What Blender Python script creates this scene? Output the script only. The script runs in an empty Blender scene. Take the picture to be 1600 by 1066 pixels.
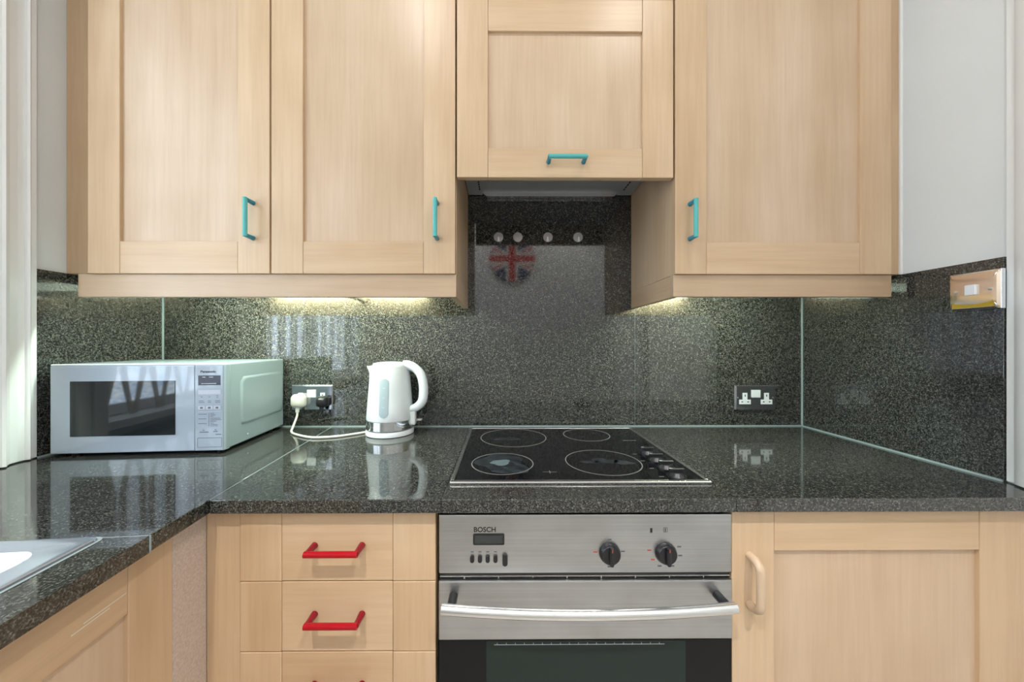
import bpy, bmesh, math, random
from mathutils import Vector, Matrix
random.seed(7)
PI = math.pi
S = bpy.context.scene
COL = S.collection

# ------------------------------------------------------------------ camera
cam_d = bpy.data.cameras.new('camera'); cam = bpy.data.objects.new('camera', cam_d); COL.objects.link(cam)
cam.location = (0, -1.284, 1.2185)
cam.rotation_euler = (PI/2, 0, -math.radians(.35))
cam_d.sensor_width = 36; cam_d.lens = 540/1600*36
cam_d.shift_x = (800-789.3)/1600; cam_d.shift_y = (537-533)/1600
cam_d.clip_start = .02
S.camera = cam
# ------------------------------------------------------------------ world, exposure
W = bpy.data.worlds.new('world'); S.world = W; W.use_nodes = True
W.node_tree.nodes['Background'].inputs[0].default_value = (.75, .87, 1, 1)
W.node_tree.nodes['Background'].inputs[1].default_value = 1.0
S.view_settings.view_transform = 'Standard'; S.view_settings.look = 'None'
S.view_settings.gamma = 1; S.view_settings.use_curve_mapping = False
S.view_settings.exposure = 0.27
DOWNLIGHT_W = 15
CEIL = 2.95
TUBE_E = 170
WINDOW_E = 6.0

# ------------------------------------------------------------------ materials
MATS = {}
def nm(name):
    m = bpy.data.materials.new(name); m.use_nodes = True
    nt = m.node_tree; b = nt.nodes['Principled BSDF']; MATS[name] = m
    return m, nt, b
def plain(name, col, rough=.5, metal=0, ior=1.5, trans=0, emit=None, es=0, coat=0):
    m, nt, b = nm(name)
    b.inputs['Base Color'].default_value = (*col, 1); b.inputs['Roughness'].default_value = rough
    b.inputs['Metallic'].default_value = metal; b.inputs['IOR'].default_value = ior
    b.inputs['Transmission Weight'].default_value = trans
    b.inputs['Coat Weight'].default_value = coat
    if emit: b.inputs['Emission Color'].default_value = (*emit, 1); b.inputs['Emission Strength'].default_value = es
    return m
def coords(nt, scale=(1, 1, 1), rnd=True):
    tc = nt.nodes.new('ShaderNodeTexCoord'); mp = nt.nodes.new('ShaderNodeMapping')
    mp.inputs['Scale'].default_value = scale
    if rnd:
        oi = nt.nodes.new('ShaderNodeObjectInfo'); mul = nt.nodes.new('ShaderNodeVectorMath'); mul.operation = 'SCALE'
        cmb = nt.nodes.new('ShaderNodeCombineXYZ')
        for i in range(3): nt.links.new(oi.outputs['Random'], cmb.inputs[i])
        mul.inputs['Scale'].default_value = 7.3
        nt.links.new(cmb.outputs[0], mul.inputs[0])
        add = nt.nodes.new('ShaderNodeVectorMath'); add.operation = 'ADD'
        nt.links.new(tc.outputs['Object'], add.inputs[0]); nt.links.new(mul.outputs[0], add.inputs[1])
        nt.links.new(add.outputs[0], mp.inputs[0])
    else: nt.links.new(tc.outputs['Object'], mp.inputs[0])
    return mp.outputs[0]
def ramp(nt, src, stops):
    r = nt.nodes.new('ShaderNodeValToRGB'); el = r.color_ramp.elements
    el[0].position, el[0].color = stops[0][0], (*stops[0][1], 1)
    el[1].position, el[1].color = stops[-1][0], (*stops[-1][1], 1)
    for p, c in stops[1:-1]:
        e = el.new(p); e.color = (*c, 1)
    nt.links.new(src, r.inputs[0]); return r.outputs[0]
def noise(nt, vec, scale, detail=4, rough=.55, dist=0):
    n = nt.nodes.new('ShaderNodeTexNoise'); n.inputs['Scale'].default_value = scale
    n.inputs['Detail'].default_value = detail; n.inputs['Roughness'].default_value = rough
    n.inputs['Distortion'].default_value = dist
    nt.links.new(vec, n.inputs['Vector']); return n.outputs[0]
def mix(nt, a, b, fac, mode='MIX'):
    x = nt.nodes.new('ShaderNodeMix'); x.data_type = 'RGBA'; x.blend_type = mode
    for s, i in ((a, 6), (b, 7)):
        if isinstance(s, tuple): x.inputs[i].default_value = (*s, 1)
        else: nt.links.new(s, x.inputs[i])
    if isinstance(fac, (int, float)): x.inputs[0].default_value = fac
    else: nt.links.new(fac, x.inputs[0])
    return x.outputs[2]
def bump(nt, b, h, strength=.1, dist=.002):
    n = nt.nodes.new('ShaderNodeBump'); n.inputs['Strength'].default_value = strength; n.inputs['Distance'].default_value = dist
    nt.links.new(h, n.inputs['Height']); nt.links.new(n.outputs[0], b.inputs['Normal'])

def wood(name, axis, tint=(1, 1, 1)):
    m, nt, b = nm(name)
    sc = [9, 9, 9]; sc[axis] = .9
    v = coords(nt, tuple(sc))
    n1 = noise(nt, v, 1.0, 3, .5, .6)
    sc2 = [70, 70, 70]; sc2[axis] = 3
    v2 = coords(nt, tuple(sc2)); n2 = noise(nt, v2, 1.5, 3, .6, .2)
    v3 = coords(nt, (3, 3, 3)); n3 = noise(nt, v3, 1.4, 2)
    t = lambda c: tuple(a*k for a, k in zip(c, tint))
    c1 = ramp(nt, n1, [(.28, t((.60, .41, .25))), (.5, t((.655, .465, .295))), (.72, t((.70, .515, .345)))])
    c2 = ramp(nt, n2, [(.3, (.90, .88, .85)), (.6, (1, 1, 1))])
    c3 = ramp(nt, n3, [(.3, (.92, .90, .87)), (.65, (1.0, 1.0, 1.0))])
    c = mix(nt, c1, c2, .75, 'MULTIPLY'); c = mix(nt, c, c3, 1, 'MULTIPLY')
    nt.links.new(c, b.inputs['Base Color'])
    b.inputs['Roughness'].default_value = .36
    bump(nt, b, n2, .04, .001)
    return m
wood('maple_v', 2); wood('maple_h', 0); wood('maple_y', 1)
wood('maple_pale', 2, (.97, 1.0, 1.08))
wood('pelmet_wood', 0, (.90, .92, .98))

def granite(name):
    m, nt, b = nm(name)
    v = coords(nt, (1, 1, 1))
    n1 = noise(nt, v, 350, 2, .6, .2)
    n2 = noise(nt, v, 130, 2, .5)
    vo = nt.nodes.new('ShaderNodeTexVoronoi'); vo.inputs['Scale'].default_value = 420; nt.links.new(v, vo.inputs['Vector'])
    a = ramp(nt, n1, [(.36, (.010, .010, .010)), (.48, (.036, .037, .035)), (.58, (.105, .109, .098)), (.73, (.23, .235, .21))])
    k = ramp(nt, n2, [(.35, (.35, .35, .35)), (.6, (1, 1, 1))])
    c = mix(nt, a, k, .8, 'MULTIPLY')
    vr = ramp(nt, vo.outputs['Color'], [(.0, (.45, .45, .45)), (.9, (1.25, 1.25, 1.2))])
    c = mix(nt, c, vr, .8, 'MULTIPLY')
    nt.links.new(c, b.inputs['Base Color'])
    b.inputs['Roughness'].default_value = .055; b.inputs['IOR'].default_value = 1.68
    return m
granite('granite')
def painted(name, col, rough=.55):
    m, nt, b = nm(name); v = coords(nt, (1, 1, 1), False); n = noise(nt, v, 3, 4)
    c = ramp(nt, n, [(.3, tuple(x*.95 for x in col)), (.7, col)])
    nt.links.new(c, b.inputs['Base Color']); b.inputs['Roughness'].default_value = rough
    n2 = noise(nt, v, 130, 3); bump(nt, b, n2, .06, .001)
    return m
painted('wall_paint', (.74, .76, .75)); painted('gloss_white', (.90, .91, .90), .25); painted('ceiling_paint', (.85, .85, .83))
painted('floor_tile', (.52, .50, .47), .3)
def steel(name, col, rough, axis=0, streak=.25):
    m, nt, b = nm(name)
    sc = [260, 260, 260]; sc[axis] = 2.0
    v = coords(nt, tuple(sc)); n = noise(nt, v, 1, 2)
    v2 = coords(nt, (5, 5, 9)); n2 = noise(nt, v2, 1.5, 3)
    c = ramp(nt, n, [(.3, tuple(x*(1-streak) for x in col)), (.7, col)])
    c = mix(nt, c, ramp(nt, n2, [(.3, (.8, .79, .77)), (.7, (1, 1, 1))]), .8, 'MULTIPLY')
    nt.links.new(c, b.inputs['Base Color']); b.inputs['Metallic'].default_value = 1
    b.inputs['Roughness'].default_value = rough
    return m
steel('brushed_steel', (.58, .59, .60), .36, 0, .12); plain('polished_steel', (.80, .80, .80), .24, 1)
plain('hood_metal', (.42, .45, .48), .4, .3); plain('chrome', (.72, .72, .73), .07, 1); plain('warm_chrome', (.80, .68, .58), .14, 1)
plain('yellow_reflection', (.50, .34, .03), .35, .4); plain('dark_chrome', (.50, .52, .56), .14, 1)
plain('sink_steel', (.60, .67, .78), .24, .85)
plain('black_plastic', (.012, .012, .014), .3); plain('black_gap', (.004, .004, .004), .6)
plain('black_glass', (.004, .004, .005), .05, ior=1.33); plain('oven_glass', (.005, .006, .006), .04, ior=1.33); plain('oven_window_reflection', (.014, .026, .021), .07, ior=1.36)
plain('display_glass', (.035, .04, .04), .15); plain('zone_print', (.22, .21, .20), .35)
plain('white_plastic', (.77, .80, .83), .22); plain('cream_plastic', (.78, .77, .70), .3)
plain('microwave_front', (.36, .42, .49), .10, coat=.5); plain('microwave_case', (.28, .345, .365), .26)
plain('microwave_window', (.012, .016, .018), .05); plain('print_grey', (.10, .11, .14), .5); plain('print_pale', (.50, .53, .60), .5)
plain('lcd', (.02, .025, .04), .2); plain('print_black', (.012, .012, .012), .5); plain('print_red', (.45, .08, .04), .5)
plain('sealant', (.30, .37, .38), .4); plain('joint_filler', (.07, .085, .095), .35); plain('kettle_gauge', (.36, .43, .47), .15); plain('clear_plastic', (.80, .82, .82), .08, trans=.75, ior=1.45)
plain('hook_disc', (.42, .39, .38), .15, coat=.5)
plain('teal_acrylic', (.10, .50, .48), .08, trans=.1, ior=1.45); plain('teal_deep', (.02, .27, .40), .06, trans=.15, ior=1.45)
plain('red_acrylic', (.45, .005, .014), .07, trans=.12, ior=1.45); plain('red_deep', (.32, .004, .02), .06, trans=.25, ior=1.45)
plain('bead_wood', (.60, .44, .30), .35); plain('residue_pale', (.10, .13, .15), .4)
plain('tube_glow', (1, 1, 1), .4, emit=(.80, 1, .84), es=TUBE_E); plain('downlight_glow', (1, 1, 1), .4, emit=(1, .93, .84), es=10)
m, nt, b = nm('drape'); nt.nodes.remove(b)
df = nt.nodes.new('ShaderNodeBsdfDiffuse'); tl = nt.nodes.new('ShaderNodeBsdfTranslucent'); ms = nt.nodes.new('ShaderNodeMixShader')
df.inputs[0].default_value = (.70, .65, .57, 1); tl.inputs[0].default_value = (.60, .54, .46, 1); ms.inputs[0].default_value = .55
nt.links.new(df.outputs[0], ms.inputs[1]); nt.links.new(tl.outputs[0], ms.inputs[2]); nt.links.new(ms.outputs[0], nt.nodes['Material Output'].inputs[0])
m, nt, b = nm('raw_edge'); v = coords(nt, (1, 1, 1)); n = noise(nt, v, 260, 3)
nt.links.new(ramp(nt, n, [(.3, (.50, .40, .33)), (.7, (.66, .55, .47))]), b.inputs['Base Color']); b.inputs['Roughness'].default_value = .6
bump(nt, b, n, .3, .001)
m, nt, b = nm('residue'); v = coords(nt, (1, 1, 1)); n = noise(nt, v, 60, 4, .7)
nt.links.new(ramp(nt, n, [(.42, (.005, .006, .008)), (.85, (.05, .065, .08))]), b.inputs['Base Color']); b.inputs['Roughness'].default_value = .35
m, nt, b = nm('frosted_pane'); v = coords(nt, (1, 1, 2.6), False); n = noise(nt, v, 26, 2, .5, 1.0)
c = ramp(nt, n, [(.35, (.38, .56, .80)), (.62, (.86, .95, 1.0))])
nt.links.new(c, b.inputs['Base Color']); nt.links.new(c, b.inputs['Emission Color']); b.inputs['Emission Strength'].default_value = WINDOW_E
b.inputs['Roughness'].default_value = .3; bump(nt, b, n, .6, .004)
# round union-flag plaque: flat print
m, nt, b = nm('flag_print')
tc = nt.nodes.new('ShaderNodeTexCoord'); sp = nt.nodes.new('ShaderNodeSeparateXYZ'); nt.links.new(tc.outputs['Object'], sp.inputs[0])
def mth(op, a, bb=None):
    n = nt.nodes.new('ShaderNodeMath'); n.operation = op
    for i, s in enumerate((a, bb)):
        if s is None: continue
        if isinstance(s, (int, float)): n.inputs[i].default_value = s
        else: nt.links.new(s, n.inputs[i])
    return n.outputs[0]
ax = mth('ABSOLUTE', sp.outputs[0]); az = mth('ABSOLUTE', sp.outputs[2])
mn = mth('MINIMUM', ax, az); dg = mth('ABSOLUTE', mth('SUBTRACT', mth('MULTIPLY', ax, .55), az))
c = mix(nt, (.02, .03, .12), (.75, .74, .72), mth('LESS_THAN', dg, .034))
c = mix(nt, c, (.50, .02, .03), mth('LESS_THAN', dg, .013))
c = mix(nt, c, (.75, .74, .72), mth('LESS_THAN', mn, .058)); c = mix(nt, c, (.50, .02, .03), mth('LESS_THAN', mn, .034))
nt.links.new(c, b.inputs['Base Color']); b.inputs['Roughness'].default_value = .4

# ------------------------------------------------------------------ builders
ORG = {}
def root(name, loc, label=None, cat=None, group=None, rz=0, local=False, kind=None):
    o = bpy.data.objects.new(name, None); COL.objects.link(o); o.location = loc; o.rotation_euler = (0, 0, rz)
    o.empty_display_size = .05
    ORG[o] = Vector((0, 0, 0)) if local else Vector(loc)
    tag(o, label, cat, group, kind); return o
def tag(o, label=None, cat=None, group=None, kind=None):
    if label: o['label'] = label
    if cat: o['category'] = cat
    if group: o['group'] = group
    if kind: o['kind'] = kind
    return o
def obj(name, bm, mat, parent=None, smooth=False):
    vs = [v.co for v in bm.verts]
    lo = Vector([min(v[i] for v in vs) for i in range(3)]); hi = Vector([max(v[i] for v in vs) for i in range(3)])
    c = (lo+hi)/2
    bmesh.ops.recalc_face_normals(bm, faces=bm.faces)
    for v in bm.verts: v.co -= c
    me = bpy.data.meshes.new(name); bm.to_mesh(me); bm.free()
    for mm in (mat if isinstance(mat, (list, tuple)) else [mat]): me.materials.append(MATS[mm])
    if smooth:
        for p in me.polygons: p.use_smooth = True
        me.set_sharp_from_angle(angle=math.radians(42))
    o = bpy.data.objects.new(name, me); COL.objects.link(o)
    if parent is not None:
        o.parent = parent; o.location = c-ORG[parent]
    else: o.location = c
    ORG[o] = c
    return o
def box(x0, x1, y0, y1, z0, z1, bev=0, bm=None):
    t = bmesh.new()
    r = bmesh.ops.create_cube(t, size=1)
    for v in t.verts: v.co = Vector(((x0+x1)/2+v.co.x*(x1-x0), (y0+y1)/2+v.co.y*(y1-y0), (z0+z1)/2+v.co.z*(z1-z0)))
    if bev: bmesh.ops.bevel(t, geom=t.edges[:], offset=bev, segments=2, profile=.5, affect='EDGES')
    return join(bm, t)
def join(bm, t):
    if bm is None: return t
    me = bpy.data.meshes.new('tmp'); t.to_mesh(me); t.free(); bm.from_mesh(me); bpy.data.meshes.remove(me); return bm
def prism(poly, z0, z1, bev=0, axis='z'):
    """polygon extruded; axis z: poly in xy; y: poly in xz; x: poly in yz"""
    bm = bmesh.new()
    def P(p, h): return {'z': (p[0], p[1], h), 'y': (p[0], h, p[1]), 'x': (h, p[0], p[1])}[axis]
    a = [bm.verts.new(P(p, z0)) for p in poly]; b_ = [bm.verts.new(P(p, z1)) for p in poly]; n = len(poly)
    bm.faces.new(a[::-1]); bm.faces.new(b_)
    for i in range(n): bm.faces.new((a[i], a[(i+1) % n], b_[(i+1) % n], b_[i]))
    bmesh.ops.recalc_face_normals(bm, faces=bm.faces)
    if bev: bmesh.ops.bevel(bm, geom=bm.edges[:], offset=bev, segments=2, profile=.5, affect='EDGES')
    return bm
def loft(rings, cap0=True, cap1=True, closed=True):
    bm = bmesh.new(); R = [[bm.verts.new(p) for p in r] for r in rings]; n = len(R[0])
    for A, B in zip(R, R[1:]):
        for i in range(n if closed else n-1):
            bm.faces.new((A[i], A[(i+1) % n], B[(i+1) % n], B[i]))
    if cap0: bm.faces.new(R[0][::-1])
    if cap1: bm.faces.new(R[-1])
    return bm
def lathe(profile, c=(0, 0, 0), n=32, axis='z', caps=True):
    rings = []
    for r, h in profile:
        ring = []
        for i in range(n):
            a = 2*PI*i/n; u, w = r*math.cos(a), r*math.sin(a)
            ring.append({'z': (c[0]+u, c[1]+w, c[2]+h), 'y': (c[0]+u, c[1]-h, c[2]+w), 'x': (c[0]-h, c[1]+u, c[2]+w)}[axis])
        rings.append(ring)
    return loft(rings, caps, caps)
def smooth_path(pts, k=6):
    P = [Vector(p) for p in pts]; out = []
    for i in range(len(P)-1):
        p0 = P[max(i-1, 0)]; p1 = P[i]; p2 = P[i+1]; p3 = P[min(i+2, len(P)-1)]
        for j in range(k):
            t = j/k
            out.append(.5*((2*p1)+(p2-p0)*t+(2*p0-5*p1+4*p2-p3)*t*t+(3*p1-p0-3*p2+p3)*t**3))
    return out+[P[-1]]
def tube(path, r, n=12, ry=None, up=(0, 0, 1)):
    path = [Vector(p) for p in path]; rings = []; up = Vector(up)
    for i, p in enumerate(path):
        t = (path[min(i+1, len(path)-1)]-path[max(i-1, 0)]).normalized()
        s = t.cross(up)
        if s.length < .05: s = t.cross(Vector((0, 1, 0))) if abs(up.y) < .9 else t.cross(Vector((1, 0, 0)))
        s.normalize(); w = s.cross(t).normalized()
        rr = r(i/(len(path)-1)) if callable(r) else r; r2 = ry if ry else rr
        rings.append([p+s*(rr*math.cos(2*PI*k/n))+w*(r2*math.sin(2*PI*k/n)) for k in range(n)])
    return loft(rings)
def rrect(cx, cz, w, h, r, n=6):
    out = []
    for qx, qz, a0 in ((1, 1, 0), (-1, 1, 90), (-1, -1, 180), (1, -1, 270)):
        for i in range(n+1):
            a = math.radians(a0+90*i/n); out.append((cx+qx*(w/2-r)+r*math.cos(a), cz+qz*(h/2-r)+r*math.sin(a)))
    return out
def text(name, s, size, loc, mat, parent, wx=1.0, bold=0.0):
    """raised lettering facing -y, left aligned at loc (build frame of the parent)"""
    cu = bpy.data.curves.new('t', 'FONT'); cu.body = s; cu.size = size; cu.extrude = .0002; cu.offset = bold
    to = bpy.data.objects.new('t', cu); COL.objects.link(to)
    bpy.context.view_layer.update()
    me = bpy.data.meshes.new_from_object(to.evaluated_get(bpy.context.evaluated_depsgraph_get()))
    bpy.data.objects.remove(to); bpy.data.curves.remove(cu)
    bm = bmesh.new(); bm.from_mesh(me); bpy.data.meshes.remove(me)
    for v in bm.verts: v.co = Vector((loc[0]+v.co.x*wx, loc[1]-v.co.z, loc[2]+v.co.y))
    return obj(name, bm, mat, parent)

# ------------------------------------------------------------------ room shell
XL, XR, YF = -1.256, 1.117, -2.2            # finished granite faces left / right, wall behind the viewer
def struct(name, bm, mat): return tag(obj(name, bm, mat), kind='structure')
wall_back = struct('wall_back', box(XL-.15, XR+.15, .02, .12, 0, CEIL), 'wall_paint')
tag(wall_back, 'wall behind the cabinets, faced with polished dark granite slabs')
WY0, WY1, WZ0, WZ1 = -.515, -1.65, .966, 2.35      # window opening in the left wall
bm = box(XL-.11, XL-.01, WY0, .02, 0, CEIL); box(XL-.11, XL-.01, YF, WY1, 0, CEIL, bm=bm)
box(XL-.11, XL-.01, WY1, WY0, 0, WZ0, bm=bm); box(XL-.11, XL-.01, WY1, WY0, WZ1, CEIL, bm=bm)
wall_left = struct('wall_left', bm, 'wall_paint'); tag(wall_left, 'pale painted wall on the left with window over the sink')
bm = box(XR+.01, XR+.11, -.62, .02, 0, CEIL); box(XR+.01, XR+.11, YF, -1.45, 0, CEIL, bm=bm); box(XR+.01, XR+.11, -1.45, -.62, 2.1, CEIL, bm=bm)
wall_right = struct('wall_right', bm, 'wall_paint'); tag(wall_right, 'pale grey painted wall on the right')
struct('wall_front', box(XL-.11, XR+.11, YF-.1, YF, 0, CEIL), 'wall_paint')
struct('floor', box(XL-.11, XR+.11, YF-.1, .12, -.1, 0), 'floor_tile')
struct('ceiling', box(XL-.11, XR+.11, YF-.1, .12, CEIL, CEIL+.1), 'ceiling_paint')
# granite facing slabs
GT = 1.4125
for x0, x1, zt in ((XL, -.1765, GT), (-.1755, .4905, 1.80), (.4915, XR, GT)):
    obj('granite_slab', box(x0, x1, 0, .02, .91, zt, .0008), 'granite', wall_back)
obj('granite_slab', box(XL-.01, XL, -.347, -.001, .911, GT+.008, .0008), 'granite', wall_left)
obj('granite_slab', box(XR, XR+.01, -.52, -.001, .911, GT, .0008), 'granite', wall_right)
# sealant in the upright corners and joints
obj('sealant_bead', box(XL, XL+.004, -.004, 0, .915, GT), 'sealant', wall_back)
obj('sealant_bead', box(XR-.004, XR, -.004, 0, .915, GT), 'sealant', wall_back)
obj('sealant_bead', box(.4902, .4918, -.0006, .001, .915, GT), 'joint_filler', wall_back)

# left window: casing, frame, panes, sill
win = root('window_1', (XL, WY0, .91), 'white framed window with rippled frosted panes over the sink', kind='structure')
prof = [(-.347, 0), (-.347, .014), (-.3615, .0145), (-.3625, .020), (-.366, .0235), (-.3695, .020), (-.3705, .0145), (-.384, .015), (-.402, .020), (-.414, .029), (-.4165, .029), (-.4175, .036), (-.422, .0395), (-.4265, .036), (-.4275, .031), (-.470, .031), (-.472, .037), (-.515, .037), (-.515, 0)]
obj('casing', prism([(XL-.012+p[1], p[0]) for p in prof], .9135, 2.46), 'gloss_white', win)
obj('casing', prism([(XL-.012+p[1], WY0+WY1-p[0]) for p in prof], .9135, 2.46), 'gloss_white', win)
obj('head_casing', box(XL-.012, XL+.025, WY1, WY0, WZ1, 2.46, .004), 'gloss_white', win)
obj('sill', box(XL-.11, XL+.02, WY1, WY0, .935, .9655, .003), 'gloss_white', win)
for y in (WY0-.0205, (WY0+WY1)/2, WY1+.0205):
    obj('frame_post', box(XL-.10, XL-.06, y-.02, y+.02, .9665, WZ1, .003), 'gloss_white', win)
for z in (.987, 1.70, WZ1-.0205):
    obj('frame_rail', box(XL-.098, XL-.062, WY1+.04, WY0-.04, z-.02, z+.02, .003), 'gloss_white', win)
ym = (WY0+WY1)/2
for y0, y1 in ((WY1+.04, ym-.02), (ym+.02, WY0-.04)):
    for z0, z1 in ((1.007, 1.68), (1.72, WZ1-.04)):
        obj('pane', box(XL-.084, XL-.078, y0, y1, z0, z1), 'frosted_pane', win)
for k in range(9):
    yc = -.555-k*.118
    lab = ['beige V-shaped drape mirrored at the left of the microwave window', 'beige V-shaped drape mirrored midway across the microwave window', 'beige V-shaped drape mirrored at the right of the microwave window'][k] if k < 3 else 'beige V-shaped drape farther along the sink window, toward the room'
    d = root('curtain_drape', (XL-.03, yc, .967), lab, 'curtain', 'drapes hanging in the sink window')
    for s in (-1, 1):
        P = [(yc+s*.0005, .968), (yc+s*.018, .968), (yc+s*.056, 1.12), (yc+s*.056, 2.28), (yc+s*.030, 2.28), (yc+s*.030, 1.12)]
        obj('fabric_panel', prism(P[::s], XL-.0312+.0022*s, XL-.0288+.0022*s, axis='x'), 'drape', d)
# right doorway: casing and a closed white door
d1 = root('door_1', (XR, -1.03, 0), 'white door in a moulded frame on the right wall', kind='structure')
prof = [(-.522, 0), (-.522, .006), (-.535, .008), (-.540, .016), (-.566, .028), (-.60, .030), (-.607, .022), (-.62, .020), (-.62, 0)]
obj('casing', prism([(XR+.009-p[1], p[0]) for p in prof], .9135, 2.2), 'gloss_white', d1, True)
obj('casing', prism([(XR+.009-p[1], -2.07-p[0]) for p in prof], 0, 2.2), 'gloss_white', d1, True)
obj('head_casing', box(XR-.015, XR+.009, -1.45, -.62, 2.1, 2.2, .004), 'gloss_white', d1)
obj('leaf', box(XR+.03, XR+.07, -1.448, -.622, .005, 2.098, .002), 'gloss_white', d1)
lf = d1.children[-1]
obj('door_knob', lathe([(.01, 0), (.01, .03), (.024, .04), (.026, .055), (.015, .066), (.001, .068)], (XR+.03, -1.37, 1.0), 20, 'x'), 'polished_steel', d1, True)

# ------------------------------------------------------------------ lamps of the room, plus added rear fill
def downlight(x, y, label, w, cone=150, soft=.6):
    r = root('downlight', (x, y, CEIL), label, 'downlight', 'ceiling downlights')
    obj('bezel', lathe([(.050, 0), (.050, -.006), (.042, -.009), (.036, -.004), (.036, 0)], (x, y, CEIL), 28, caps=False), 'polished_steel', r, True)
    obj('lens', lathe([(.035, -.001), (.035, -.003)], (x, y, CEIL), 24), 'downlight_glow', r)
    L = bpy.data.lights.new('downlight_lamp', 'SPOT'); L.energy = w; L.spot_size = math.radians(cone); L.spot_blend = soft
    L.shadow_soft_size = .035; L.color = (1, .955, .90)
    lo = bpy.data.objects.new('downlight_lamp', L); COL.objects.link(lo); lo.parent = r; lo.location = (0, 0, -.02)
downlight(-.40, -1.15, 'recessed ceiling downlight above the drawers, left one near the worktop', DOWNLIGHT_W)
downlight(.62, -1.15, 'recessed ceiling downlight above the hob side, right one near the worktop', DOWNLIGHT_W)
downlight(-.40, -1.85, 'added fill downlight on the ceiling farther from the worktop, left one', DOWNLIGHT_W*7.5, 100, .9)  # rear pair is added fill, there to brighten the base fronts
downlight(.62, -1.85, 'added fill downlight on the ceiling farther from the worktop, right one', DOWNLIGHT_W*7.5, 100, .9)
def striplight(x0, x1, label):
    r = root('striplight', ((x0+x1)/2, -.27, 1.445), label, 'lamp', 'lights under the wall cabinets')
    obj('housing', box(x0, x1, -.29, -.25, 1.4428, 1.4453, .0006), 'white_plastic', r)
    for x in (x0, x1-.012): obj('tube_holder', box(x, x+.012, -.28, -.26, 1.4255, 1.4427, .002), 'white_plastic', r)
    obj('tube', tube([(x0+.0125, -.27, 1.4345), (x1-.0125, -.27, 1.4345)], .0075, 12), 'tube_glow', r, True)
striplight(-1.06, -.34, 'slim striplight hidden behind the pelmet above the kettle')
striplight(.56, .84, 'slim striplight hidden behind the pelmet above the empty socket')

# ------------------------------------------------------------------ handles
def bar_handle(parent, a, b_, mats, out=.03, r=.0058):
    """posts rooted at a and b on a front, bar standing out along -y"""
    a, b_ = Vector(a), Vector(b_); o = Vector((0, -out, 0)); d = (b_-a).normalized()
    h = obj('handle', tube([a+o-d*r*.6, b_+o+d*r*.6], r, 14, up=(0, 1, 0)), mats[0], parent, True)
    for p in (a, b_):
        obj('handle_post', tube([p, p+Vector((0, -.004, 0)), p+o*.6, p+o], lambda t: r*1.12 if t < .5 else r*.98, 12), mats[1], h, True)
        # collar at the bar end
    return h
TEAL = ('teal_acrylic', 'teal_deep'); RED = ('red_acrylic', 'red_deep')

# ------------------------------------------------------------------ panelled doors
def shaker(parent, x0, x1, z0, z1, yf, sw, rb, rt, th=.02):
    """door front at y=yf facing -y: recessed panel (the door mesh) + two stiles + two rails"""
    g = .0006
    d = obj('door', box(x0+sw-.008, x1-sw+.008, yf+.008, yf+th-.003, z0+rb-.008, z1-rt+.008), 'maple_pale', parent)
    for a, b_ in ((x0, x0+sw-g), (x1-sw+g, x1)):
        obj('stile', box(a, b_, yf, yf+th, z0, z1, .0012), 'maple_v', d)
    for a, b_ in ((z0, z0+rb), (z1-rt, z1)):
        obj('rail', box(x0+sw, x1-sw, yf+.0004, yf+th, a, b_, .0012), 'maple_h', d)
    return d
TOP = 2.31
GRP = 'maple wall cabinets'
def wall_cab(x0, x1, d0, d1, label, handle):
    r = root('wall_cabinet', ((x0+x1)/2, -.15, 1.41), label, 'cabinet', GRP)
    obj('carcass', box(x0+.0162, x1-.0162, -.3135, -.001, 1.4455, TOP), 'maple_v', r)
    for a, b_ in ((x0, x0+.016), (x1-.016, x1)): obj('side_panel', box(a, b_, -.3135, -.001, 1.4105, TOP, .001), 'maple_v', r)
    d = shaker(r, d0, d1, 1.4105, TOP, -.334, .087, .088, .088)
    bar_handle(d, *handle, TEAL)
    return r
wall_cab(-1.133, -.638, -1.1335, -.6395, 'maple wall cabinet above the microwave, leftmost, one tall panelled door', ((-.684, -.334, 1.507), (-.684, -.334, 1.603)))
wall_cab(-.636, -.1302, -.6345, -.1315, 'maple wall cabinet above the kettle, left of the extractor', ((-.181, -.334, 1.507), (-.181, -.334, 1.603)))
wall_cab(.4765, 1.074, .4748, 1.0752, 'maple wall cabinet right of the extractor, above the empty socket', ((.5155, -.334, 1.507), (.5155, -.334, 1.603)))
r = root('wall_cabinet', (.17, -.15, 1.676), 'short maple cabinet with lift-up door over the extractor hood', 'cabinet', GRP)
obj('carcass', box(-.1285, .4750, -.3135, -.001, 1.862, TOP, .001), 'maple_v', r)
d = shaker(r, -.1268, .4696, 1.676, 2.166, -.334, .0855, .080, .087)
bar_handle(d, (.125, -.334, 1.718), (.2215, -.334, 1.718), TEAL)
obj('top_panel', box(-.1268, .4696, -.334, -.314, 2.169, TOP, .0012), 'maple_h', r)
# fillers beside the wall cabinets
tag(obj('filler_panel', box(XL-.009, -1.1345, -.275, -.257, 1.4215, TOP, .001), 'maple_v'), 'narrow maple filler strip between left wall and cabinets', 'panel')
tag(obj('filler_panel', box(1.0755, XR+.009, -.312, -.294, 1.414, TOP, .001), 'maple_v'), 'narrow maple filler strip between right wall and cabinets', 'panel')
obj('caulk_line', box(XR+.002, XR+.010, -.318, -.312, 1.4135, TOP, .001), 'gloss_white', wall_right)
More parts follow.
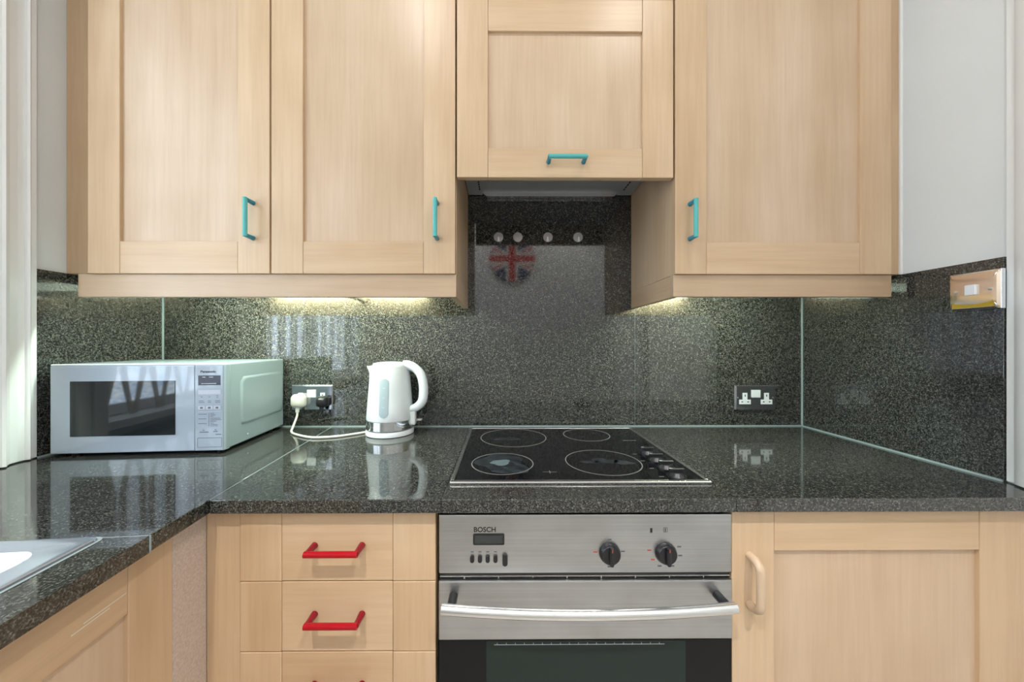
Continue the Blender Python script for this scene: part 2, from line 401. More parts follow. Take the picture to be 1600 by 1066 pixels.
# pelmets
p = root('pelmet', (-.65, -.316, 1.348), 'maple light pelmet under the left pair of wall cabinets', 'pelmet', 'pelmets')
obj('front_board', box(-1.1704, -.1297, -.325, -.307, 1.3475, 1.4102, .0012), 'pelmet_wood', p)
obj('return_board', box(-.1477, -.1297, -.3065, -.001, 1.3475, 1.4102, .0012), 'maple_y', p)
p = root('pelmet', (.78, -.316, 1.348), 'maple light pelmet under the right wall cabinet', 'pelmet', 'pelmets')
obj('front_board', box(.4735, 1.0856, -.325, -.307, 1.349, 1.4102, .0012), 'pelmet_wood', p)
obj('return_board', box(.4765, .4945, -.3065, -.001, 1.349, 1.4102, .0012), 'maple_y', p)

# ------------------------------------------------------------------ extractor hood
h = root('extractor_hood', (.17, -.15, 1.768), 'grey metal built-in extractor hood recessed under the short cabinet', 'extractor hood')
obj('body', box(-.1275, .4740, -.305, -.004, 1.768, 1.86, .002), 'hood_metal', h)
obj('rear_lip', prism([(-.075, 1.7675), (-.060, 1.757), (.405, 1.757), (.42, 1.7675)], -.022, -.003, axis='y'), 'polished_steel', h)
obj('glass_flap', box(-.115, .46, -.30, -.06, 1.7655, 1.7678), 'hood_metal', h)
for x, s in ((-.083, 1), (.43, -1)):
    for k in range(4):
        obj('vent_slot', box(x-.0025, x+.0025, -.12+k*.018, -.108+k*.018, 1.7648, 1.7656), 'black_gap', h)
obj('latch', box(.150, .162, -.165, -.15, 1.762, 1.7655), 'black_plastic', h)

# ------------------------------------------------------------------ worktop
ZT, ZB = .91, .8825
CORN = Vector((-.5791, -.600)); eR = Vector((.0916, -.9958)); eL = Vector((-.9958, -.0916))
def LR(s, t): return tuple(CORN+eR*s+eL*t)       # s along the left run towards the viewer, t towards the left wall
wt = root('worktop', (0, -.3, ZB), 'L-shaped polished dark speckled granite worktop', 'worktop')
seam_top = (-.6345, -.0005)
obj('slab', prism([(-.5779, -.600), (-.1225, -.600), (-.1225, -.0005), (-.6335, -.0005)], ZB, ZT, .0018), 'granite', wt)
obj('slab', box(-.1221, .4636, -.600, -.0005, ZB, ZT, .0018), 'granite', wt)
obj('slab', box(.4640, XR+.0085, -.600, -.0005, ZB, ZT, .0018), 'granite', wt)
obj('slab', prism([(XL-.0085, -.0005), seam_top, LR(0, 0), LR(.125, 0), (XL-.0085, LR(.125, .65)[1])], ZB, ZT, .0025), 'granite', wt)
# slab with the sink cut-out
so = [LR(.1265, 0), LR(1.3, 0), (XL-.0085, LR(1.3, .7)[1]), (XL-.0085, LR(.1265, .65)[1])]
s0, s1, t0, t1 = .145, .93, .075, .50
si = [LR(s0, t0), LR(s1, t0), LR(s1, t1), LR(s0, t1)]
bm = bmesh.new()
lv = [[bm.verts.new((*p, z)) for p in q] for z in (ZB, ZT) for q in (so, si)]
for i in range(4):
    j = (i+1) % 4
    bm.faces.new((lv[0][i], lv[0][j], lv[1][j], lv[1][i])); bm.faces.new((lv[2][i], lv[2][j], lv[3][j], lv[3][i]))
    bm.faces.new((lv[0][i], lv[0][j], lv[2][j], lv[2][i])); bm.faces.new((lv[1][i], lv[1][j], lv[3][j], lv[3][i]))
bmesh.ops.recalc_face_normals(bm, faces=bm.faces)
obj('slab', bm, 'granite', wt)
# sealant lines along the worktop
def bead(p, q, w=.004, h=.004, z=ZT):
    p, q = Vector(p), Vector(q); n = Vector((-(q-p).y, (q-p).x)).normalized()*w/2
    return prism([tuple(p+n), tuple(q+n), tuple(q-n), tuple(p-n)], z-.001, z+h)
obj('sealant_bead', bead((XL, -.0025), (XR, -.0025), .004, .004), 'sealant', wt)
obj('sealant_bead', bead((XR-.0025, -.004), (XR-.0025, -.52), .004, .004), 'sealant', wt)
obj('sealant_bead', bead((XL+.0025, -.004), (XL+.0025, -.345), .004, .004), 'sealant', wt)
obj('joint_line', bead((-.579, -.598), (-.634, -.004), .0013, .0003), 'sealant', wt)
obj('joint_line', bead(LR(.1258, .002), LR(.1258, .60), .0015, .0003), 'sealant', wt)
q = LR(.1258, -.0006); obj('joint_line', box(q[0]-.0015, q[0]+.001, q[1]-.001, q[1]+.001, ZB+.001, ZT), 'sealant', wt)

# ------------------------------------------------------------------ sink (local frame: x towards the left wall, y towards the splashback)
ang = math.atan2(eR.x, -eR.y)
base = LR(.128, .066)
sk = root('kitchen_sink', (*base, ZT), 'stainless steel inset sink with a stepped bowl beside the window', 'sink', rz=ang, local=True)
def rr3(x0, x1, y0, y1, r, z): return [(p[0], p[1], z) for p in rrect((x0+x1)/2, (y0+y1)/2, x1-x0, y1-y0, r)]
rim = [rr3(-.445, 0, -.82, 0, .012, .0005), rr3(-.444, -.001, -.819, -.001, .012, .004), rr3(-.438, -.007, -.813, -.007, .012, .0055), rr3(-.430, -.016, -.805, -.016, .012, .003)]
obj('rim', loft(rim+[rr3(-.405, -.045, -.78, -.032, .03, .0025)], False, False), 'sink_steel', sk, True)
bowl = [rr3(-.405, -.045, -.78, -.032, .03, .0025), rr3(-.400, -.050, -.775, -.037, .03, -.004), rr3(-.392, -.058, -.767, -.045, .03, -.030), rr3(-.388, -.062, -.763, -.049, .03, -.034),
        rr3(-.375, -.085, -.745, -.085, .035, -.036), rr3(-.372, -.090, -.740, -.090, .04, -.042), rr3(-.360, -.102, -.728, -.102, .045, -.15), rr3(-.33, -.13, -.70, -.13, .05, -.165)]
obj('bowl', loft(bowl, False, True), 'sink_steel', sk, True)
obj('waste', lathe([(.042, 0), (.042, .003), (.030, .003), (.028, 0)], (-.23, -.42, -.1645), 24), 'polished_steel', sk, True)
obj('sealant_bead', loft([rr3(-.449, .004, -.824, .004, .014, .0003), rr3(-.449, .004, -.824, .004, .014, .0010), rr3(-.445, 0, -.82, 0, .012, .0012)], False, False), 'sealant', sk)

# ------------------------------------------------------------------ base units, main run
BY = -.58                                       # front plane of the base doors
tag(obj('filler_panel', box(-.6032, -.5352, -.577, -.559, .15, .8815, .001), 'maple_v'), 'narrow maple corner filler left of the drawers', 'panel')
dr = root('drawer_unit', (-.335, -.3, .15), 'maple drawer unit with red handles left of the oven', 'drawer unit')
obj('carcass', box(-.5335, -.1370, -.5595, -.03, .15, .8815), 'maple_v', dr)
for k, (z0, z1) in enumerate(((.7365, .8760), (.5935, .7345), (.4505, .5915), (.16, .4485))):
    d = obj('drawer', box(-.4490, -.2245, BY+.0006, BY+.02, z0, z1, .0012), 'maple_h', dr)
    for a, b_ in ((-.5335, -.4496), (-.2239, -.1372)):
        obj('stile', box(a, b_, BY, BY+.02, z0-.0008, z1, .0016), 'maple_v', d)
    zh = (.8085, .6690, .527, .35)[k]
    bar_handle(d, (-.3825, BY, zh), (-.2865, BY, zh), RED, .031, .0062)
cb = root('base_cupboard', (.766, -.3, .15), 'maple base cupboard with wooden bow handle right of the oven', 'cupboard')
obj('carcass', box(.4685, 1.0680, -.5595, -.03, .15, .8815), 'maple_v', cb)
d = shaker(cb, .4680, 1.0665, .16, .8760, BY, .0875, .085, .082)
pts = [(.504, BY+.001, .786), (.504, BY-.016, .7855), (.5042, BY-.0285, .777), (.5044, BY-.0315, .762), (.5044, BY-.032, .737), (.5044, BY-.0315, .711), (.5042, BY-.0285, .696), (.504, BY-.016, .6865), (.504, BY+.001, .686)]
obj('handle', tube(smooth_path(pts, 5), .0075, 14, .0085, up=(1, 0, 0)), 'bead_wood', d, True)
tag(obj('filler_panel', box(1.0685, XR+.009, -.577, -.559, .15, .881, .001), 'maple_v'), 'narrow maple filler at the far right under the worktop', 'panel')
tag(obj('plinth', box(-.60, XR+.009, -.52, -.505, 0, .149, .001), 'maple_h'), 'maple plinth board along the floor under the base units', 'plinth')

# ------------------------------------------------------------------ base unit, left run (local frame: x along the run towards the viewer, front faces +y)
la = math.atan2(eR.y, eR.x)
lb = LR(0, .021)
lu = root('sink_cupboard', (lb[0], lb[1], 0), 'maple sink cupboard on the left run, scratched panelled door', 'cupboard', rz=la, local=True)
obj('carcass', box(.056, .64, -.45, -.0205, .15, .70), 'maple_v', lu)
d = obj('door', box(.135, .555, -.0165, -.007, .245, .802), 'maple_pale', lu)
for a, b_ in ((.057, .137), (.553, .633)):
    obj('stile', box(a, b_, -.0195, 0, .16, .8775, .0012), 'maple_v', d)
for a, b_ in ((.16, .248), (.795, .8775)):
    obj('rail', box(.1376, .5524, -.0195, -.0004, a, b_, .0012), 'maple_h', d)
obj('scratch', box(.14, .20, -.0004, -.0001, .829, .8300), 'cream_plastic', d)
obj('scratch', box(.165, .215, -.0004, -.0001, .8245, .8255), 'cream_plastic', d)
lf = root('filler_panel', (lb[0], lb[1], 0), 'pale raw-faced filler strip in the inner corner, by the sink cupboard', 'panel', rz=la, local=True)
obj('board', box(-.0255, .0555, -.019, -.001, .15, .8805, .001), 'raw_edge', lf)

# ------------------------------------------------------------------ oven
OX0, OX1 = -.1305, .4665
ov = root('built_in_oven', (.168, -.3, .15), 'stainless steel built-in oven under the hob', 'oven')
obj('body', box(OX0-.002, OX1+.0005, -.555, -.03, .20, .878), 'black_gap', ov)
obj('control_panel', box(OX0, OX1, BY-.002, -.556, .7515, .8705, .002), 'brushed_steel', ov)
cp = ov.children[-1]
YP = BY-.0021
text('lettering', 'BOSCH', .0140, (-.0600, YP, .8360), 'print_black', cp, 1.0, .0003)
obj('display', prism(rrect(-.0290, .8213, .0635, .0230, .003), YP-.0012, YP+.001, axis='y'), 'black_plastic', cp)
obj('screen', prism(rrect(-.0290, .8213, .056, .0165, .001), YP-.0016, YP-.001, axis='y'), 'display_glass', cp)
for k in range(4):
    x = -.0625+k*.0157
    obj('button', prism(rrect(x, .7820, .0085, .0145, .0042), YP-.004, YP+.001, .0008, 'y'), 'black_plastic', cp)
    obj('print_mark', box(x-.003, x+.003, YP-.0002, YP+.0002, .7945, .7965), 'print_grey', cp)
obj('button', prism(rrect(.0040, .7800, .0105, .0235, .005), YP-.005, YP+.001, .0008, 'y'), 'black_plastic', cp)
for x, prints in ((.2168, ((-.029, .002, 'print_red'), (.027, .003, 'print_grey'), (0, .027, 'print_grey'), (0, -.028, 'print_grey'))),
                  (.3308, ((-.033, .005, 'print_red'), (.028, .012, 'print_grey'), (.030, -.006, 'print_grey'), (-.012, -.027, 'print_grey'), (.014, -.027, 'print_grey'), (-.026, -.014, 'print_red')))):
    k = obj('knob', lathe([(.0215, 0), (.0215, .004), (.0195, .010), (.0180, .012), (.001, .012)], (x, YP, .7925), 32, 'y'), 'black_plastic', cp, True)
    obj('grip_ridge', loft([[(x+sx*w, YP-yy, .7925+zz) for sx, yy in ((-1, .010), (-1, .0175), (-.5, .019), (.5, .019), (1, .0175), (1, .010))] for w, zz in ((.003, -.0175), (.0048, -.011), (.0048, .011), (.003, .0175))]), 'black_plastic', k, True)
    obj('pointer_line', box(x-.0008, x+.0008, YP-.0197, YP-.0187, .8035, .8095), 'print_red', k)
    for dx, dz, mt in prints:
        obj('print_mark', box(x+dx-.004, x+dx+.004, YP-.0002, YP+.0002, .7925+dz-.0013, .7925+dz+.0013), mt, cp)
obj('indicator_light', box(.2995, .3040, YP-.0005, YP+.0005, .8335, .8425), 'print_black', cp)
bm = box(.3268, .3348, YP-.0002, YP+.0002, .8430, .8436); box(.3268, .3348, YP-.0002, YP+.0002, .8345, .8351, bm=bm)
box(.3268, .3274, YP-.0002, YP+.0002, .8345, .8436, bm=bm); box(.3342, .3348, YP-.0002, YP+.0002, .8345, .8436, bm=bm); box(.3301, .3315, YP-.0003, YP+.0002, .8355, .8420, bm=bm)
obj('thermometer_symbol', bm, 'print_black', cp)
obj('vent_trim', box(OX0+.001, OX1-.001, BY+.004, -.556, .7385, .7500, .001), 'black_plastic', ov)
vt = ov.children[-1]
obj('trim_edge', box(OX0+.002, OX1-.002, BY+.002, BY+.0045, .7425, .7440), 'polished_steel', vt)
for k in range(8): obj('slot_divider', box(-.08+k*.07, -.078+k*.07, BY+.002, BY+.0045, .7387, .7425), 'polished_steel', vt)
od = obj('oven_door', box(OX0, OX1, BY-.004, -.556, .6180, .7370, .002), 'brushed_steel', ov)
obj('inner_window', box(-.034, .3714, BY-.0034, BY-.0029, .30, .6150), 'oven_window_reflection', od)  # inner window; its greenish tone is the glass reflection put into the colour
gl = obj('glass_pane', box(OX0, OX1, BY-.003, -.556, .22, .6174, .0015), 'oven_glass', od)
obj('scale_print', box(-.018, .328, BY-.0040, BY-.0034, .6075, .6083), 'print_pale', od)
for k in range(19): obj('scale_tick', box(-.012+k*.0183, -.0113+k*.0183, BY-.0040, BY-.0034, .6083, .6115), 'print_pale', od)
pts = []
for i in range(25):
    t = i/24; pts.append((-.1165+t*.563, BY-.043-.016*(1-(2*t-1)**2), .7110))
hb = obj('handle', tube(pts, .0098, 18), 'polished_steel', od, True)
for x in (-.1000, .4345):
    obj('handle_post', tube([(x, BY-.003, .7080), (x, BY-.045, .7105)], .0088, 14), 'black_plastic', hb, True)

# ------------------------------------------------------------------ hob
hx0, hx1, hy0, hy1 = -.1165, .4585, -.5285, -.0425
hb = root('ceramic_hob', (.171, -.285, ZT), 'black ceramic hob with four rings and side knobs, set in the worktop', 'hob')
obj('glass', box(hx0+.006, hx1-.006, hy0+.010, hy1-.006, ZT+.0005, ZT+.0050, .0008), 'black_glass', hb)
for nmz, b4 in (('front_trim', (hx0, hx1, hy0, hy0+.0125)), ('rear_trim', (hx0, hx1, hy1-.007, hy1)), ('side_trim', (hx0, hx0+.0085, hy0+.0115, hy1-.007)), ('side_trim', (hx1-.0085, hx1, hy0+.0115, hy1-.007))):
    obj(nmz, box(*b4, ZT+.0003, ZT+.0062, .0018), 'polished_steel', hb)
ZG = ZT+.0051
def annulus(cx, cy, r0, r1, z, n=56):
    return loft([[(cx+r*math.cos(2*PI*i/n), cy+r*math.sin(2*PI*i/n), zz) for i in range(n)] for r, zz in ((r0, z), (r0, z+.0003), (r1, z+.0003), (r1, z), (r0, z))], False, False)
def blob(cx, cy, rx, ry, z, seed, n=22):
    rnd = random.Random(seed); ph = [rnd.uniform(0, 6.28) for _ in range(4)]
    f = lambda a: 1+.18*math.sin(2*a+ph[0])+.13*math.sin(3*a+ph[1])+.09*math.sin(5*a+ph[2])
    return prism([(cx+rx*f(2*PI*i/n)*math.cos(2*PI*i/n), cy+ry*f(2*PI*i/n)*math.sin(2*PI*i/n)) for i in range(n)], z, z+.0002)
for k, (cx, cy, rr) in enumerate(((.0335, -.165, .106), (.277, -.136, .0762), (-.0015, -.407, .0785), (.2565, -.397, .0955))):
    zr = obj('cooking_zone', annulus(cx, cy, rr-.0022, rr, ZG), 'zone_print', hb)
    if k == 0: obj('residue_mark', blob(cx-.02, cy-.02, .035, .022, ZG, 3), 'residue', zr)
    if k == 2:
        obj('residue_mark', blob(cx, cy, .068, .064, ZG, 5), 'residue', zr); obj('residue_mark', blob(cx-.005, cy+.004, .028, .018, ZG+.0002, 6), 'residue_pale', zr)
    if k == 3:
        obj('residue_mark', blob(cx-.035, cy-.003, .022, .012, ZG, 8), 'residue', zr); obj('residue_mark', blob(cx+.005, cy+.006, .030, .020, ZG, 9), 'residue', zr); obj('residue_mark', blob(cx+.050, cy-.008, .026, .015, ZG, 10), 'residue', zr)
for k, (x, y) in enumerate(((.396, -.338), (.396, -.392), (.396, -.446), (.396, -.498))):
    kn = obj('knob', lathe([(.0205, 0), (.0205, .003), (.0185, .005), (.0160, .010), (.0145, .0115), (.001, .0115)], (x, y, ZG), 28), 'black_plastic', hb, True)
    obj('grip_ridge', box(x-.0175, x+.0175, y-.004, y+.004, ZG+.008, ZG+.0190, .0015), 'black_plastic', kn)
    obj('pointer_dot', box(x-.017, x-.010, y-.0008, y+.0008, ZG+.0189, ZG+.0194), 'white_plastic', kn)
    obj('zone_symbol', box(x-.040, x-.029, y-.001, y+.001, ZG-.0001, ZG+.0002), 'zone_print', hb)
obj('print_mark', box(.375, .416, -.206, -.203, ZG-.0001, ZG+.0002), 'zone_print', hb)
bm = box(.094, .127, -.4686, -.4678, ZG-.0001, ZG+.0002); box(.1098, .1112, -.476, -.460, ZG-.0001, ZG+.0002, bm=bm)
obj('cross_mark', bm, 'zone_print', hb)

# ------------------------------------------------------------------ microwave (local frame: x along the front, y to the back)
mw = root('microwave_oven', (-1.2245, -.3445, ZT), 'silver-white microwave oven in the left corner, dark door window', 'microwave', rz=math.radians(4.4), local=True)
MW, MH, MD = .444, .2460, .300
obj('case', prism([(.002, .022), (MW, .022), (MW, MD), (.002, MD)], .010, MH+.006, .004), 'microwave_case', mw)
cs = mw.children[-1]
P = [(.052, .052), (.262, .052), (.274, .064), (.274, .186), (.262, .198), (.060, .198), (.046, .184), (.046, .064)]
obj('side_emboss', loft([[(MW-.0005, p[0]+.02, p[1]+.012) for p in P], [(MW+.0035, .16+(p[0]-.16)*.955+.02, .125+(p[1]-.125)*.93+.012) for p in P], [(MW+.0036, .16+(p[0]-.16)*.90+.02, .125+(p[1]-.125)*.87+.012) for p in P]], False, True), 'microwave_case', cs, True)
obj('screw', lathe([(.0022, 0), (.0022, -.0012), (.0005, -.0014)], (MW, .10, .030), 12, 'x'), 'white_plastic', cs)
for x, y in ((.03, .04), (.41, .04), (.03, .27), (.41, .27)):
    obj('foot', lathe([(.011, 0), (.011, .0108)], (x, y, 0), 14), 'black_plastic', mw)
dr_ = obj('door', box(0, .3655, .002, .0215, .009, MH+.002, .0022), 'microwave_front', mw)
obj('window', box(.050, .3155, .0008, .003, .055, .2055, .0005), 'microwave_window', dr_)
obj('top_edge', box(0, MW-.006, .003, .0215, MH+.0022, MH+.0062, .0015), 'white_plastic', mw)
cpn = obj('control_panel', prism([(.3662, .002), (.4395, .002), (.4435, .006), (.4435, .0215), (.3662, .0215)], .009, MH+.002, .0012), 'microwave_front', mw)
obj('corner_strip', prism([(.4398, .0008), (MW+.0005, .010), (MW+.0005, .0215), (.4398, .0215)], .009, MH+.002, .001), 'microwave_case', mw)
X = lambda px: .3662+(px-300.5)*.00158
Z = lambda py: .009+(703.5-py)*.00176
YM = .0019
text('lettering', 'Panasonic', .0092, (X(309.5), YM, Z(579.6)), 'print_black', cpn, 1.12, .0003)
obj('display', box(X(306), X(343), YM-.0004, YM+.0006, Z(599.5), Z(584)), 'lcd', cpn)
dsp = cpn.children[-1]
for x0, x1, y in ((313, 318, 586.7), (324, 331, 586.7), (311, 336, 597)): obj('display_text', box(X(x0), X(x1), YM-.0007, YM-.0003, Z(y+.5), Z(y-.5)), 'print_pale', dsp)
def marks(name, rows, mat, hgt=.8):
    for x0, x1, y in rows: obj(name, box(X(x0), X(x1), YM-.0003, YM+.0002, Z(y+hgt/2), Z(y-hgt/2)), mat, cpn)
obj('button', box(X(306), X(343), YM-.0005, YM+.0005, Z(614), Z(607)), 'print_pale', cpn)
marks('print_mark', ((317, 332, 611.6), (323, 327, 608.6)), 'print_grey')
marks('print_mark', ((310, 313, 618), (323, 326, 618), (336, 339, 616.5), (336, 339, 619), (307, 315, 624.5), (307, 316, 627), (322, 327, 624.5), (322, 327, 627), (334, 342, 624.5), (334, 342, 627)), 'print_grey')
for x0, x1 in ((306, 317), (319, 330), (331.5, 343)):
    bt = obj('button', box(X(x0), X(x1), YM-.0006, YM+.0005, Z(638), Z(632.5)), 'print_pale', cpn)
    obj('print_mark', box(X((x0+x1)/2-2.2), X((x0+x1)/2+2.2), YM-.0009, YM-.0005, Z(636.8), Z(634)), 'print_grey', bt)
marks('print_mark', ((306, 343, 641.5), (306, 343, 667)), 'print_pale', .5)
marks('print_mark', ((306, 320, 645.5), (306, 319, 653), (306, 320, 660.5), (326, 332, 644.5), (326, 334, 647), (326, 331, 649.3), (326, 342, 652.3), (326, 344, 654.6), (326, 336, 657), (326, 332, 659.8), (326, 338, 662.2), (326, 338, 664.5)), 'print_grey', .7)
obj('print_line', box(X(323.3), X(323.7), YM-.0003, YM+.0002, Z(665), Z(644)), 'print_grey', cpn)
marks('print_mark', ((308, 323, 674), (313, 316, 671), (331, 338, 673.5), (333, 336, 671), (335, 344, 678)), 'print_grey', 1.0)
bm = box(X(304.5), X(345), YM-.0003, YM+.0002, Z(683.6), Z(683.1)); box(X(304.5), X(345), YM-.0003, YM+.0002, Z(698.3), Z(697.8), bm=bm)
box(X(304.5), X(304.9), YM-.0003, YM+.0002, Z(698.3), Z(683.1), bm=bm); box(X(344.6), X(345), YM-.0003, YM+.0002, Z(698.3), Z(683.1), bm=bm)
obj('opening_button_outline', bm, 'print_grey', cpn)

# ------------------------------------------------------------------ sockets and switch
def socket(x, z, label, grp='double sockets on the granite'):
    r = root('double_socket', (x, 0, z), label, 'socket', grp)
    w, hh = .150, .0915
    obj('back_box', box(x-w/2, x+w/2, -.006, -.0002, z-hh/2, z+hh/2, .001), 'polished_steel', r)
    pl = obj('face_plate', box(x-w/2+.003, x+w/2-.001, -.0105, -.0062, z-hh/2+.002, z+hh/2-.003, .0012), 'dark_chrome', r)
    for s in (-1, 1):
        cx = x+s*.040
        o = obj('outlet', prism([(cx-.021, z-.024), (cx+.021, z-.024), (cx+.021, z-.007), (cx+.0085, z-.007), (cx+.0085, z+.018), (cx-.0085, z+.018), (cx-.0085, z-.007), (cx-.021, z-.007)], -.0118, -.0100, axis='y'), 'white_plastic', r)
        obj('pin_slot', box(cx-.0018, cx+.0018, -.0121, -.0115, z+.004, z+.012), 'black_gap', o)
        for q in (-1, 1): obj('pin_slot', box(cx+q*.011-.003, cx+q*.011+.003, -.0121, -.0115, z-.017, z-.0132), 'black_gap', o)
        obj('rocker_switch', box(x+s*.008-.0077, x+s*.008+.0077, -.0145, -.0100, z+.001, z+.029, .001), 'white_plastic', r)
        obj('screw', lathe([(.003, .0), (.003, .0012), (.0005, .0014)], (x+s*.0655, -.0104, z), 14, 'y'), 'polished_steel', r)
    return r
socket(.935, 1.018, 'dark chrome double socket with nothing plugged in, right of the hob')
socket(-.7026, 1.020, 'dark chrome double socket with two plugs in, between microwave and kettle')
# plugs and cords
def plug(name, cx, cz, mat, label, cord, grp, big=1.0, cat='plug'):
    r = root(name, (cx, -.012, cz), label, cat)
    rings = []
    for y, w, h2 in ((-.0121, .046, .048), (-.024, .050, .050), (-.034, .046, .046), (-.043, .034, .034), (-.046, .02, .02)):
        rings.append([(p[0], y, p[1]) for p in rrect(cx, cz, w*big, h2*big, min(.014*big, w*big*.42), 5)])
    obj('plug_body', loft(rings), mat, r, True)
    obj('strain_relief', tube([(cx, -.030, cz-.022*big), (cx, -.031, cz-.040*big)], lambda t: .0080-.002*t, 12), mat, r, True)
    obj('cord', tube(smooth_path([(cx, -.031, cz-.038*big)]+cord, 8), .0038 if big == 1 else .003, 10), mat, r, True)
    return r
plug('power_plug', -.7430, 1.010, 'cream_plastic', 'white plug and cord running from the socket to the kettle',
     [(-.742, -.036, .955), (-.741, -.060, .925), (-.728, -.090, .9145), (-.690, -.125, .9142), (-.62, -.160, .9142), (-.55, -.150, .9142), (-.500, -.118, .9142), (-.4725, -.095, .9142)], None)
plug('power_plug', -.6560, 1.008, 'black_plastic', 'black plug and cord running from the socket behind the microwave',
     [(-.660, -.036, .958), (-.675, -.034, .942), (-.705, -.028, .934), (-.745, -.022, .938), (-.775, -.016, .950), (-.80, -.010, .962)], None, .82)
# switch on the right wall
sw = root('wall_switch', (XR, -.479, 1.342), 'chrome switch plate with one white rocker on right wall granite', 'switch')
obj('back_box', box(XR-.010, XR-.0003, -.5235, -.4345, 1.2975, 1.3865, .001), 'polished_steel', sw)
pl = obj('face_plate', loft([[(XR-.0102, -.479+p[0], 1.342+p[1]) for p in rrect(0, 0, .087, .087, .004)], [(XR-.0150, -.479+p[0], 1.342+p[1]) for p in rrect(0, 0, .080, .080, .006)], [(XR-.0158, -.479+p[0], 1.344+p[1]) for p in rrect(0, 0, .068, .060, .008)]]), 'warm_chrome', sw, True)
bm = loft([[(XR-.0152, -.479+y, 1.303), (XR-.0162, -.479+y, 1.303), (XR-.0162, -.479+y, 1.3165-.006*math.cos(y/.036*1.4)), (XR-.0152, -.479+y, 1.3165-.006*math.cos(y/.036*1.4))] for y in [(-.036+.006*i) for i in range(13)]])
tag(obj('reflection_band', bm, 'yellow_reflection', sw), 'painted yellow reflection along the plate bottom')  # yellow reflection on the plate's lower edge, painted as a separate strip
obj('rocker_switch', box(XR-.0215, XR-.0155, -.4885, -.4695, 1.332, 1.356, .001), 'white_plastic', sw)
for y in (-.509, -.449): obj('screw', lathe([(.004, 0), (.004, .0012), (.0005, .0016)], (XR-.0156, y, 1.343), 14, 'x'), 'polished_steel', sw)

# ------------------------------------------------------------------ stick-on hooks
for x, a, lab in ((-.0166, 0, 'round clear stick-on hook on the splashback, leftmost of four'), (.0547, 99, 'round clear stick-on hook without a visible peg, second from left'),
                  (.1666, -.25, 'round clear stick-on hook on the splashback, third from left'), (.2786, .25, 'round clear stick-on hook on the splashback, rightmost of four')):
    r = root('adhesive_hook', (x, 0, 1.612), lab, 'hook', 'stick-on hooks above the hob')
    obj('disc', lathe([(.0178, 0), (.0178, .0025), (.0165, .0035), (.001, .0038)], (x, -.0003, 1.6135), 28, 'y'), 'hook_disc', r, True)
    if a != 99:
        s = math.sin(a)*.006
        obj('peg', prism([(x+s-.0022, 1.614), (x+s+.0022, 1.614), (x+s*1.3+.0042, 1.5965), (x+s*1.3-.0042, 1.5965)], -.0085, -.0040, .0006, 'y'), 'white_plastic', r)

# ------------------------------------------------------------------ kettle
KX, KY = -.390, -.0865
kt = root('electric_kettle', (KX, KY, ZT), 'white jug kettle with chrome band on its power base', 'kettle')
def kring(r, z, spout=0, back=0, n=48):
    out = []
    for i in range(n):
        a = 2*PI*i/n; rr = r
        d = math.atan2(math.sin(a-PI), math.cos(a-PI))          # spout points to -x
        if spout: rr += spout*math.exp(-(d/.30)**2)
        out.append((KX+rr*math.cos(a), KY+rr*math.sin(a), ZT+z))
    return out
obj('power_base', loft([kring(.074, .0005), kring(.0795, .002), kring(.0800, .014), kring(.078, .018), kring(.06, .0185)]), 'white_plastic', kt, True)
obj('chrome_band', loft([kring(.0775, .0205), kring(.0792, .022), kring(.0782, .0505), kring(.0765, .0515)]), 'chrome', kt, True)
body = [kring(.0772, .0518), kring(.0780, .054), kring(.0745, .10), kring(.0705, .15), kring(.0670, .195, .002), kring(.0650, .210, .006), kring(.0635, .222, .013), kring(.0625, .231, .019), kring(.0595, .2315, .014), kring(.058, .228)]
obj('jug', loft(body), 'white_plastic', kt, True)
obj('lid', loft([kring(.0585, .2285), kring(.0585, .2345), kring(.054, .241), kring(.040, .2445), kring(.02, .246), kring(.002, .2463)]), 'white_plastic', kt, True)
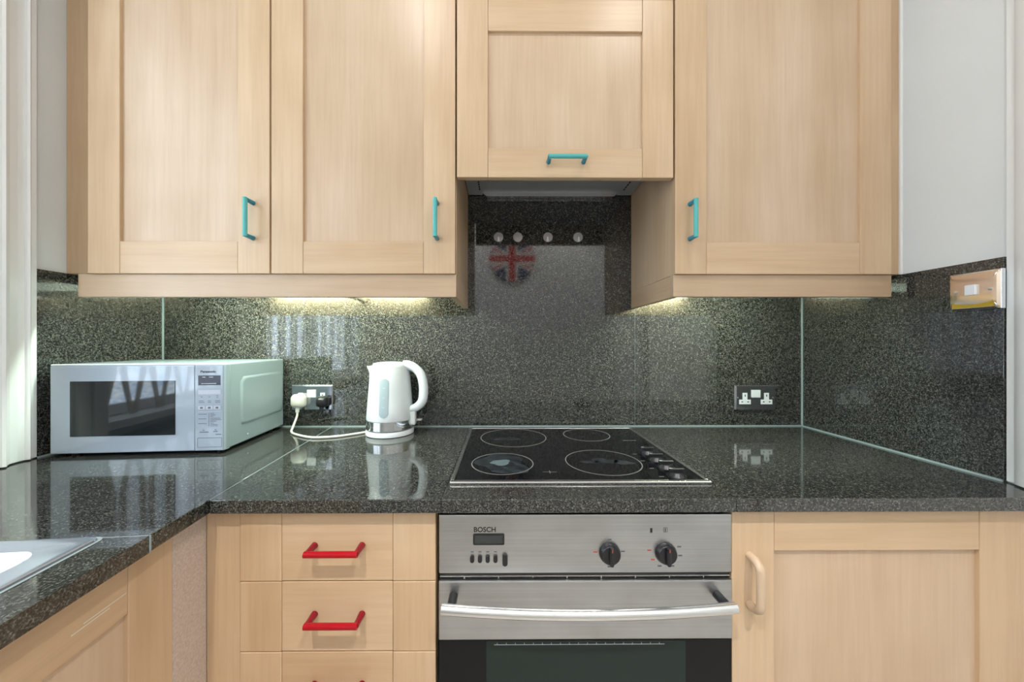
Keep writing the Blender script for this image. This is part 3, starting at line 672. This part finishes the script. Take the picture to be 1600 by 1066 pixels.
hp = [(KX+.048, KY-.004, ZT+.234), (KX+.066, KY-.006, ZT+.2335), (KX+.089, KY-.008, ZT+.2230), (KX+.108, KY-.011, ZT+.202), (KX+.1165, KY-.012, ZT+.170), (KX+.1175, KY-.012, ZT+.138), (KX+.113, KY-.012, ZT+.112), (KX+.098, KY-.010, ZT+.094), (KX+.078, KY-.008, ZT+.0845), (KX+.068, KY-.007, ZT+.080)]
obj('handle', tube(smooth_path(hp, 5), lambda t: .0120+.004*math.sin(PI*t)+.005*max(0, 1-t*4), 14, .0145, up=(0, 1, 0)), 'white_plastic', kt, True)
obj('lid_button', box(KX+.050, KX+.070, KY-.014, KY+.006, ZT+.2365, ZT+.2475, .003), 'white_plastic', kt)
obj('switch_housing', box(KX+.062, KX+.0905, KY-.020, KY+.006, ZT+.030, ZT+.090, .005), 'white_plastic', kt)
obj('switch_lever', box(KX+.084, KX+.112, KY-.016, KY+.002, ZT+.044, ZT+.0505, .002), 'clear_plastic', kt)
rings = []
ga = math.radians(-88)
G = rrect(0, .130, .031, .126, .0150, 8)
def gpt(u, z, off):
    r = .0778-(z-.055)*.0755+off; a = ga+u/r
    return (KX+r*math.cos(a), KY+r*math.sin(a), ZT+z)
obj('water_gauge', loft([[gpt(p[0], p[1], -.002) for p in G], [gpt(p[0], p[1], .0012) for p in G], [gpt(p[0]*.8, .130+(p[1]-.130)*.96, .0016) for p in G]]), 'kettle_gauge', kt, True)
wg = kt.children[-1]
for zz in (.100, .131, .162): obj('level_mark', loft([[gpt(u, z2, o) for u in (-.004, 0, .004)] for z2, o in ((zz, .0018), (zz+.0016, .0018), (zz+.0016, .0010))], False, False, False), 'print_pale', wg)

# ------------------------------------------------------------------ round flag plaque on the wall behind the viewer (seen only mirrored in the granite)
fp = obj('wall_plaque', lathe([(.230, 0), (.230, .016), (.222, .020), (.001, .020)], (.09, YF, 2.07), 48, 'y'), 'flag_print', None)
for v in fp.data.vertices: v.co.y *= -1
fp.location.y = YF+.0105
fp.data.flip_normals()
tag(fp, 'round union flag plaque seen mirrored in the granite above the hob', 'plaque')
